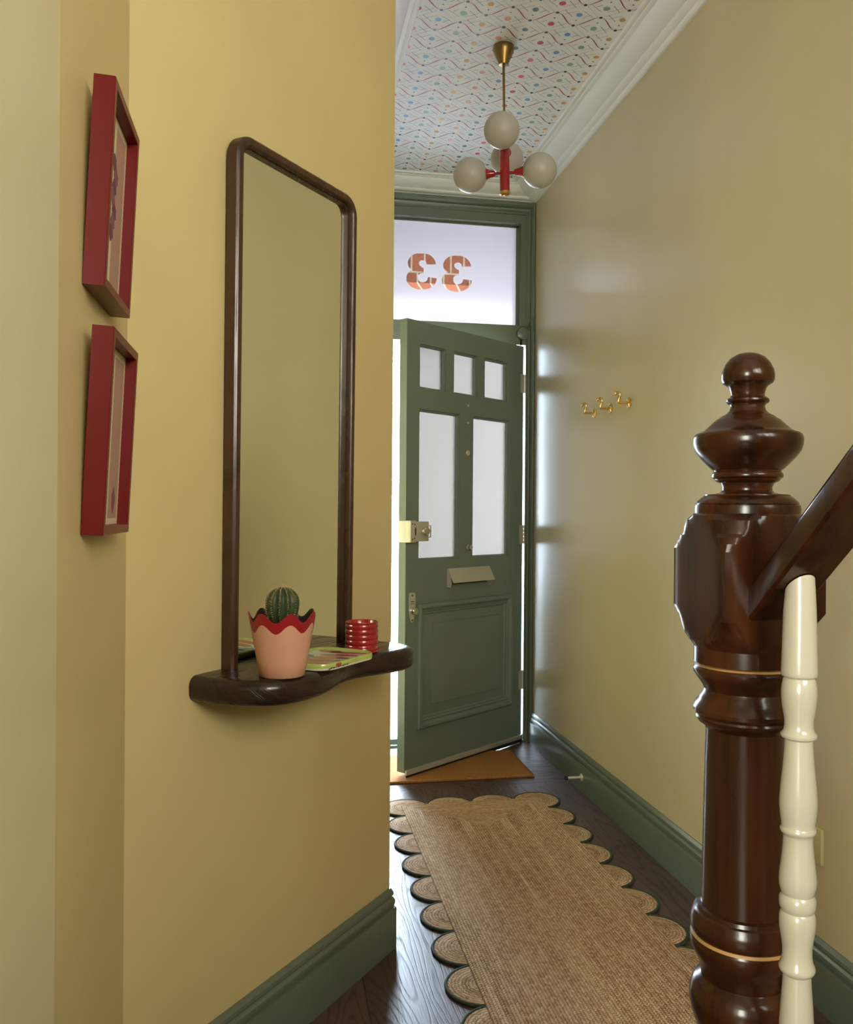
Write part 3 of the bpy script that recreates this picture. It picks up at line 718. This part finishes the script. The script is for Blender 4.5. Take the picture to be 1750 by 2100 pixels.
for k in range(NR):
    a = 2*PI*k/NR
    for j in range(26):
        b = math.radians(-38+126*j/25); cr, sz_ = math.cos(b), math.sin(b)
        p = Vector((.0325*cr*1.03*math.cos(a), .0325*cr*1.03*math.sin(a), cz+(.030 if sz_ > 0 else .055)*sz_))
        nr = Vector((cr*math.cos(a)/.0325, cr*math.sin(a)/.0325, sz_/.036)).normalized()
        q = bmesh.ops.create_icosphere(bs, subdivisions=1, radius=.00062 if j > 11 else .0004)
        for v in q['verts']: v.co += p
        for s in range(5):
            dr = (nr+Vector((random.uniform(-.8, .8), random.uniform(-.8, .8), random.uniform(-.5, .9)))).normalized()
            ln = random.uniform(.004, .0085)
            side = dr.cross(Vector((0, 0, 1))); side = side.normalized()*.00016 if side.length > .01 else Vector((.00016, 0, 0))
            s2 = dr.cross(side).normalized()*.00016
            v0 = [bm.verts.new(p+side), bm.verts.new(p-side*.5+s2), bm.verts.new(p-side*.5-s2)]; tip = bm.verts.new(p+dr*ln)
            for i in range(3): bm.faces.new((v0[i], v0[(i+1) % 3], tip))
o = finish(bm, 'cactus_spines', SPINE, pt, smooth=0); o['kind'] = 'stuff'
o = finish(bs, 'cactus_areoles', AREOLE, pt, smooth=0); o['kind'] = 'stuff'

# red cup
cpo = empty('ribbed_cup', (PX-DX*.353+NX*.131, PY-DY*.353+NY*.131, ZT))
tag(cpo, 'small red ribbed ceramic cup beside the mirror foot on the shelf', 'cup')
pr = [(0, .002), (.034, .002), (.0365, 0), (.0378, .0015)]
for k in range(60):
    z = .002+.066*k/59; pr.append((.0362+.0016*(abs(math.cos(PI*(z)/.0118))**.7)+(.0012 if z < .01 else 0), z))
pr += [(.0372, .0695), (.0352, .0700), (.0335, .068), (.0328, .05), (.0322, .008), (.0, .007)]
bm = bmesh.new(); lathe(bm, pr, 56, cap=False); finish(bm, 'cup_body', CUPRED, cpo, smooth=60)

# tray: green rim, pale glaze with painted lobes
tr = empty('trinket_tray', (PX-DX*.507+NX*.133, PY-DY*.507+NY*.133, ZT), WROT)
tag(tr, 'small ceramic tray with green rim and painted red and blue pattern on the shelf', 'tray')
TG = mat('lime_green_glaze', (.42, .52, .12), .25, coat=.4, noise=.12, nscale=30); TC = mat('cream_glaze', (.72, .66, .50), .25, coat=.3)
TRD = mat('brick_red_glaze', (.42, .075, .05), .25, coat=.4); TB = mat('teal_blue_glaze', (.03, .20, .27), .25, coat=.4, noise=.5, nscale=120); TM = mat('pale_mint_glaze', (.55, .64, .50), .25, coat=.3); TK2 = mat('black_glaze', (.015, .014, .01), .3)
bm = bmesh.new(); lev = []
def rr_row(ins, z):
    lev.append([bm.verts.new((x, y, z)) for x, y in roundrect(-.102+ins, .102-ins, -.077+ins, .077-ins, max(.01, .040-ins), 8)])
for ins, z in ((.006, 0), (.001, .0015), (.0, .0058), (.0, .011), (.001, .0138), (.003, .0148), (.005, .0142), (.008, .0112), (.012, .0104)): rr_row(ins, z)
for i in range(len(lev)-1):
    m_ = len(lev[i])
    for k in range(m_):
        f = bm.faces.new((lev[i][k], lev[i][(k+1) % m_], lev[i+1][(k+1) % m_], lev[i+1][k])); f.material_index = 0 if i < 2 else 1
f = bm.faces.new(lev[0]); f.material_index = 0
f = bm.faces.new(lev[-1]); f.material_index = 2
def lobe(cx, cy, rx, ry, rot, mi, dz=0):
    f = bm.faces.new([bm.verts.new((cx+rx*math.cos(q)*math.cos(rot)-ry*math.sin(q)*math.sin(rot), cy+rx*math.cos(q)*math.sin(rot)+ry*math.sin(q)*math.cos(rot), 0.0107+dz)) for q in (2*PI*k/20 for k in range(20))]); f.material_index = mi
for i in range(5): lobe(-.070+.034*i, .016, .0135, .044, .25, 3)
lobe(-.070, -.03, .016, .028, .1, 3)
for i in range(3): lobe(.008+.028*i, -.040, .020, .018, .5, 4, .0002)
lobe(.045, -.02, .030, .008, .3, 4)
# black squiggle marks and a red dab on the outer side
for k in range(9):
    x = .02+.008*k; y = .0772
    f = bm.faces.new([bm.verts.new(p) for p in ((x, y, .005+.0018*(k % 2)), (x+.0065, y, .0042), (x+.0065, y, .0064+.001*((k+1) % 3)), (x, y, .0072))]); f.material_index = 5
f = bm.faces.new([bm.verts.new(p) for p in ((.045, .0773, .0075), (.066, .0773, .0075), (.064, .0773, .0135), (.047, .0773, .0135))]); f.material_index = 3
finish(bm, 'tray_dish', [TC, TG, TM, TRD, TB, TK2], tr, smooth=40)

# ------------------------------------------------------------------ picture frames on the recess wall
PAPERC = mat('cream_art_paper', (.62, .52, .33), .6); ART = [mat('rose_print_ink', (.22, .07, .10), .6), mat('ochre_print_ink', (.40, .27, .10), .6), mat('plum_print_ink', (.13, .04, .07), .6), mat('dusky_pink_print_paper', (.42, .24, .19), .6)]
def picture(z0, label, style):
    # local: x along the wall (towards the door), y out of the wall, z up; hangs with the top tipped forward
    o = empty('picture_frame', (-.2596, 1.24, z0)); o.matrix_world = Matrix.Translation((-.2590, 1.24, z0)) @ Matrix(((0, 1, 0, 0), (1, 0, 0, 0), (0, 0, 1, 0), (0, 0, 0, 1))) if False else Matrix.Translation((-.2590, 1.24, z0))
    tilt = .046
    o.rotation_euler = (0, tilt, 0)
    tag(o, label, 'picture', 'red picture frames in the recess')
    wv_, hv, dv, bw = .207, .286, .029, .013
    bm = bmesh.new()
    # frame as four mitred mouldings: profile in (inset, x)
    sect = []
    pf = [(0, .0), (0, dv-.001), (.001, dv), (bw-.001, dv), (bw, dv-.001), (bw, .006)]
    for (cy, cz_, sy, sz_) in ((0, 0, 1, 1), (wv_, 0, -1, 1), (wv_, hv, -1, -1), (0, hv, 1, -1)):
        sect.append([bm.verts.new((d_, cy+sy*i_, cz_+sz_*i_)) for i_, d_ in pf])
    for i in range(4):
        for j in range(len(pf)-1): bm.faces.new((sect[i][j], sect[(i+1) % 4][j], sect[(i+1) % 4][j+1], sect[i][j+1]))
    finish(bm, 'frame', PICRED, o, smooth=30)
    bm = bmesh.new()
    box(bm, .003, .0125, .004, wv_-.004, .004, hv-.004)
    def blob(cy, cz_, ry, rz, mi, lv):
        f = bm.faces.new([bm.verts.new((.0127+.00015*lv, cy+ry*math.cos(q)*(1+.18*math.sin(5*q+cy*90)), cz_+rz*math.sin(q)*(1+.15*math.cos(4*q)))) for q in (2*PI*k/26 for k in range(26))]); f.material_index = mi
    f = bm.faces.new([bm.verts.new((.0127, y, z)) for y, z in ((.112, .022), (.182, .022), (.182, .262), (.112, .262))]); f.material_index = 4
    if style == 0:
        for k in range(7): blob(.105+.008*(k % 3), .105+.017*k, .016, .012, 1 if k % 2 else 3, 1+k % 2)
        for k in range(5): blob(.045+.004*k, .05+.03*k, .004, .014, 2, 1)
    else:
        for k in range(10): blob(.092, .04+.021*k, .004, .008, 3 if k % 2 else 1, 1)
        for k in range(6): blob(.040+.003*(k % 2), .045+.034*k, .006, .013, 2, 1)
        blob(.15, .05, .014, .018, 1, 1)
    finish(bm, 'print', [PAPERC]+ART, o, smooth=0)
    return o
picture(1.494, 'red box picture frame, the upper of two on the recess wall', 0)
picture(1.1535, 'red box picture frame, the lower of two on the recess wall', 1)

# ------------------------------------------------------------------ right wall: hooks, door stop, socket, sounder
def hook(y, label):
    o = tag(empty('coat_hook', (XR, y, 1.600)), label, 'hook', 'brass coat hooks on the right wall')
    bm = bmesh.new(); lathe(bm, [(.0195, 0), (.0195, -.003), (.017, -.0055), (.008, -.0075), (.006, -.010)], 28, axis='X'); finish(bm, 'back_plate', BRASS, o)
    bm = bmesh.new()
    path = catmull([(-.004, 0, 0), (-.018, 0, -.0005), (-.036, 0, -.001), (-.0435, 0, .003), (-.0425, 0, .013), (-.038, 0, .023), (-.038, 0, .032), (-.043, 0, .038), (-.050, 0, .037), (-.054, 0, .032)], 4)
    m_ = len(path); tube(bm, path, [.0048+(.0012 if 10 < i < 20 else 0) for i in range(m_)], 12)
    finish(bm, 'hook_arm', BRASS, o, smooth=60)
    bm = bmesh.new(); bmesh.ops.create_uvsphere(bm, u_segments=16, v_segments=10, radius=.0075)
    for v in bm.verts: v.co += Vector((-.0545, 0, .0325))
    finish(bm, 'hook_tip', BRASS, o, smooth=180)
    return o
hook(3.411, 'brass wall hook nearest the front door'); hook(3.235, 'middle one of three brass wall hooks'); hook(3.053, 'brass wall hook farthest from the front door')
ds = tag(empty('door_stop', (XR-.0173, 3.487, .061)), 'slim metal door stop projecting from the green right baseboard', 'door stop')
bm = bmesh.new(); lathe(bm, [(.0165, 0), (.0165, -.002), (.014, -.004), (.0065, -.0055), (.0062, -.066)], 24, axis='X'); finish(bm, 'stop_stem', NICKEL, ds)
bm = bmesh.new(); lathe(bm, [(.0072, -.062), (.0078, -.064), (.0078, -.074), (.006, -.076)], 20, axis='X'); finish(bm, 'rubber_tip', BLACK, ds)
so = tag(empty('wall_socket', (XR, 1.937, .384)), 'cream plastic electrical plate low on the wall behind the white baluster', 'socket')
bm = bmesh.new(); box(bm, -.010, 0, -.074, .074, -.043, .043, bev=.003); finish(bm, 'face_plate', SOCKET, so)
for s in (-.036, .036):
    bm = bmesh.new(); box(bm, -.0125, -.009, s-.008, s+.008, -.002, .020, bev=.001); finish(bm, 'rocker_switch', SOCKET, so)
sd = tag(empty('door_sounder', (1.2415, YD-.001, 2.103)), 'round green painted sounder with a thin cable on the door frame', 'sounder')
bm = bmesh.new(); lathe(bm, [(.032, 0), (.0325, -.018), (.030, -.023), (.020, -.0245), (.005, -.0245), (.004, -.0225), (0, -.0225)], 40, axis='Y', cap=False); finish(bm, 'sounder_case', GREEN, sd)
bm = bmesh.new(); tube(bm, catmull([(.026, -.010, .012), (.030, -.012, .030), (.031, -.038, .055), (.038, -.040, .072), (.046, -.040, .070), (.050, -.038, .050), (.049, -.038, .030), (.053, -.037, .016), (.058, -.037, .012), (.060, -.020, .010)], 5), .0022, 8); finish(bm, 'cable', GREEN, sd)

# ------------------------------------------------------------------ mats
mt = finish(boxes((.40, 1.148, 3.716, 4.125, 0, .011), bev=.003), 'doormat', COIR, smooth=0)
tag(mt, 'brown coir doormat on the floor inside the front door', 'doormat')
RX0, RX1, RY1 = .517, 1.060, 3.400
PXs, PYs = (RX1-RX0)/3, .1862
NYs = 11; RY0 = RY1-PYs*NYs
rcx, rcy = (RX0+RX1)/2, (RY0+RY1)/2; hx, hy = (RX1-RX0)/2+.016, (RY1-RY0)/2+.016
JR = jute('plaited_jute_border_rows', 'rect', hx, hy); JC = jute('coiled_jute', 'radial')
rug = tag(empty('rug', (rcx, rcy, 0)), 'long natural jute runner rug with scalloped dark green edge', 'rug')
bm = boxes((-hx, hx, -hy, hy, 0, .0125), bev=.003)
finish(bm, 'rug_body', JR, rug, smooth=0)
spots = []
for i in range(4):
    spots += [(RX0+PXs*i, RY1), (RX0+PXs*i, RY0)]
for j in range(1, NYs):
    spots += [(RX0, RY1-PYs*j), (RX1, RY1-PYs*j)]
sr = .0905
bm = bmesh.new(); lathe(bm, [(0, 0), (sr-.002, 0), (sr, .003), (sr-.001, .0065), (sr-.004, .0078), (0, .0078)], 40, cap=False)
s0 = finish(bm, 'rug_scallop', JC, rug, smooth=40)
bm = bmesh.new(); N_ = 60
rn = []
for k in range(N_):
    a = 2*PI*k/N_; ring_ = []
    for q in range(8):
        b = 2*PI*q/8; R = sr+.0015+.0048*math.cos(b); ring_.append(bm.verts.new((R*math.cos(a), R*math.sin(a), .0046+.0046*math.sin(b))))
    rn.append(ring_)
for k in range(N_):
    for q in range(8): bm.faces.new((rn[k][q], rn[(k+1) % N_][q], rn[(k+1) % N_][(q+1) % 8], rn[k][(q+1) % 8]))
e0 = finish(bm, 'scallop_cord', CORD, s0, smooth=60); e0['label'] = 'dark green cord edging'
for i, (x, y) in enumerate(spots):
    if i == 0: s1, e1 = s0, e0
    else:
        s1 = s0.copy(); COL.objects.link(s1); s1.parent = rug
        e1 = e0.copy(); COL.objects.link(e1); e1.parent = s1
    s1.location = (x-rcx, y-rcy, -.0004*(i % 2)); s1.rotation_euler = (0, 0, 1.3*i)

# ------------------------------------------------------------------ staircase end
NWX, NWY, HS = .6275, 1.071, .071
def zpx(px, s=.000658): return 1.19-(px-1050)*s
K = 9.4e-5
fin = [(70, 0), (75, 70), (85, 150), (110, 240), (140, 292), (160, 318), (166, 322), (200, 356), (235, 368), (270, 367), (292, 345), (300, 318), (312, 280), (330, 254), (355, 238), (380, 230), (394, 246), (402, 276), (414, 296), (426, 298), (438, 280), (446, 248), (460, 236), (490, 250), (515, 300), (535, 372), (541, 385), (548, 405), (560, 445), (600, 530), (630, 590), (645, 640), (656, 710), (668, 738), (685, 752), (705, 758), (740, 752), (780, 728), (830, 656), (880, 560), (910, 500), (922, 468), (930, 462), (945, 486), (960, 494), (972, 488), (984, 452), (992, 446), (1003, 420), (1012, 372), (1040, 344), (1065, 346), (1080, 372), (1090, 450), (1096, 585), (1104, 590), (1120, 635), (1145, 690), (1160, 705), (1166, 700), (1172, 722), (1200, 730), (1232, 727)]
prof = [(w*K, zpx(700+y/3.5)) for y, w in fin]
blk = [(.0683, 1.189), (.072, 1.186), (.0785, 1.180), (.0815, 1.170), (.0825, 1.163), (.088, 1.158), (.0935, 1.150), (.1003, 1.140), (.1003, 1.060), (.0925, 1.050), (.086, 1.040), (.0825, 1.031), (.080, 1.024), (.074, 1.017), (.0685, 1.010)]
low = [(370, 231), (440, 231), (448, 215), (456, 226), (470, 233), (490, 231), (512, 216), (524, 208), (545, 193), (565, 184), (580, 188), (600, 203), (612, 206), (625, 219), (650, 232), (668, 230), (684, 217), (694, 221), (716, 208), (726, 192), (742, 177), (760, 174), (900, 178), (1100, 181), (1300, 185), (1500, 188), (1556, 190), (1562, 207), (1578, 212), (1584, 222), (1610, 233), (1640, 238), (1668, 236), (1684, 228), (1696, 236), (1720, 240), (1750, 235), (1790, 215), (1830, 196), (1850, 193), (1880, 188), (1888, 194), (1900, 212), (1925, 228), (1960, 238), (2000, 240), (2050, 230), (2100, 214), (2160, 190), (2220, 200), (2260, 236), (2300, 240)]
lowp = [(w/2.233*.000658, zpx(1160+y/2.233)) for y, w in low]
lowp += [(.0705, .40), (.0705, .0)]
rowsd = [(r, z, 'f') for r, z in prof]+[(r, z, 'b') for r, z in blk]+[(r, z, 'l') for r, z in lowp]
def sqr(a):
    return HS/max(abs(math.cos(a)), abs(math.sin(a)))
NWOOD = mat('dark_varnished_newel_wood', (.026, .0075, .0025), .22, spec=.32, coat=.08, noise=.7, nscale=9, stretch=(3, 3, .3), bump=.12, bscale=25)
WORN = mat('worn_bare_edge_wood', (.32, .17, .055), .45)
nw = tag(empty('newel_post', (NWX, NWY, 0)), 'tall dark varnished turned wooden newel post at the stair foot', 'newel post')
NS = 96
def newel_mesh(rows, worn=()):
    bm = bmesh.new(); R = []
    for r, z, k in rows:
        ring = []
        for q in range(NS):
            a = 2*PI*q/NS
            rr = min(r, sqr(a)) if k == 'b' else r
            if z < .401: rr = min(HS*1.30, sqr(a)) if z < .40 else r
            ring.append(bm.verts.new((rr*math.cos(a), rr*math.sin(a), z)))
        R.append(ring)
    for i in range(len(R)-1):
        for q in range(NS):
            f = bm.faces.new((R[i][q], R[i][(q+1) % NS], R[i+1][(q+1) % NS], R[i+1][q]))
            f.material_index = 1 if i in worn else 0
    return bm
nf = len(prof); nb = nf+len(blk)
bm = newel_mesh(rowsd[:nf]); finish(bm, 'finial', [NWOOD, WORN], nw, smooth=32)
bm = newel_mesh(rowsd[nf-1:nb+1]); finish(bm, 'block', [NWOOD, WORN], nw, smooth=24)
lowrows = rowsd[nb:]
lowrows = lowrows[:-2]+[(.0705, .4005, 'l'), (.0705, .3995, 'l'), (.0705, 0.0, 'l')]
worn = [i for i, (y, w) in enumerate(low) if y in (448, 1684)]
bm = newel_mesh(lowrows, worn); finish(bm, 'shaft', [NWOOD, WORN], nw, smooth=32)

# handrail
SL = .845
bm = bmesh.new(); sect = []
hw = .0335
cs = [(-hw, -.026), (-hw, .006), (-hw+.003, .014), (-hw+.010, .022), (-.010, .028), (.010, .028), (hw-.010, .022), (hw-.003, .014), (hw, .006), (hw, -.026), (hw-.004, -.030), (-hw+.004, -.030)]
RXc = .6225
ys = [1.0005, .990, .97, .9, .6, .2, -.25]
for y in ys:
    zc = 1.0835+(1.0-y)*SL
    sc = 1
    sect.append([bm.verts.new((RXc+a*sc, y, zc+b*1.0)) for a, b in cs])
for i in range(len(ys)-1):
    for j in range(len(cs)): bm.faces.new((sect[i][j], sect[i][(j+1) % len(cs)], sect[i+1][(j+1) % len(cs)], sect[i+1][j]))
bm.faces.new(sect[0]); bm.faces.new(sect[-1])
hr = finish(bm, 'handrail', NWOOD, smooth=30); tag(hr, 'dark varnished stair handrail rising from the newel post', 'handrail')

# baluster
bal = [(30, 130), (60, 137), (200, 144), (400, 155), (480, 160), (495, 160), (500, 154), (503, 138), (508, 134), (514, 140), (540, 152), (565, 158), (600, 156), (640, 148), (680, 134), (705, 127), (730, 127), (748, 134), (758, 148), (766, 160), (772, 161), (780, 155), (785, 138), (790, 123), (840, 128), (900, 136), (1000, 156), (1060, 165), (1090, 166), (1130, 160), (1165, 150), (1185, 145), (1190, 148), (1198, 157), (1206, 158), (1215, 152), (1222, 138), (1232, 131), (1260, 131), (1300, 137), (1350, 148), (1400, 160), (1430, 165), (1455, 163), (1480, 152), (1497, 141), (1503, 146), (1512, 158), (1530, 162), (1550, 161), (1565, 150), (1575, 141), (1582, 148), (1592, 156), (1620, 161), (1650, 158), (1700, 142), (1740, 131), (1775, 130), (1805, 138), (1822, 152), (1835, 159), (1845, 157), (1855, 146), (1864, 124), (1900, 126), (2000, 140), (2100, 152), (2400, 158), (2600, 158)]
bs_ = .0005872
balp = [(w*bs_/2/2.233, 1.19-(110+y/2.233)*bs_) for y, w in bal]
balp = [(balp[0][0]*.99, 1.100)]+[q for q in balp if q[1] < 1.085]
balp += [(.021, .187), ]
bl = empty('baluster', (.6215, .940, 0)); tag(bl, 'glossy ivory painted turned baluster in front of the newel post', 'baluster')
bm = bmesh.new(); rg = lathe(bm, balp, 40)
for v in rg[0]: v.co.z = 1.1025-v.co.y*.845
finish(bm, 'spindle', IVORY, bl, smooth=32)

# steps behind (carry the baluster)
STEP = mat('painted_stair_riser', (.55, .52, .44), .5); TREAD = DARKWOOD
st = tag(empty('staircase', (0, 1.0, 0)), 'short flight of stairs rising from the newel post beside the right wall', 'staircase')
for k in range(6):
    bm = boxes((.60, XR-.02, -.22*(k+1), -.22*k-.0005, .187*k, .187*(k+1)-.0005))
    finish(bm, 'step', STEP, st, smooth=0)
    # treads are part of the step
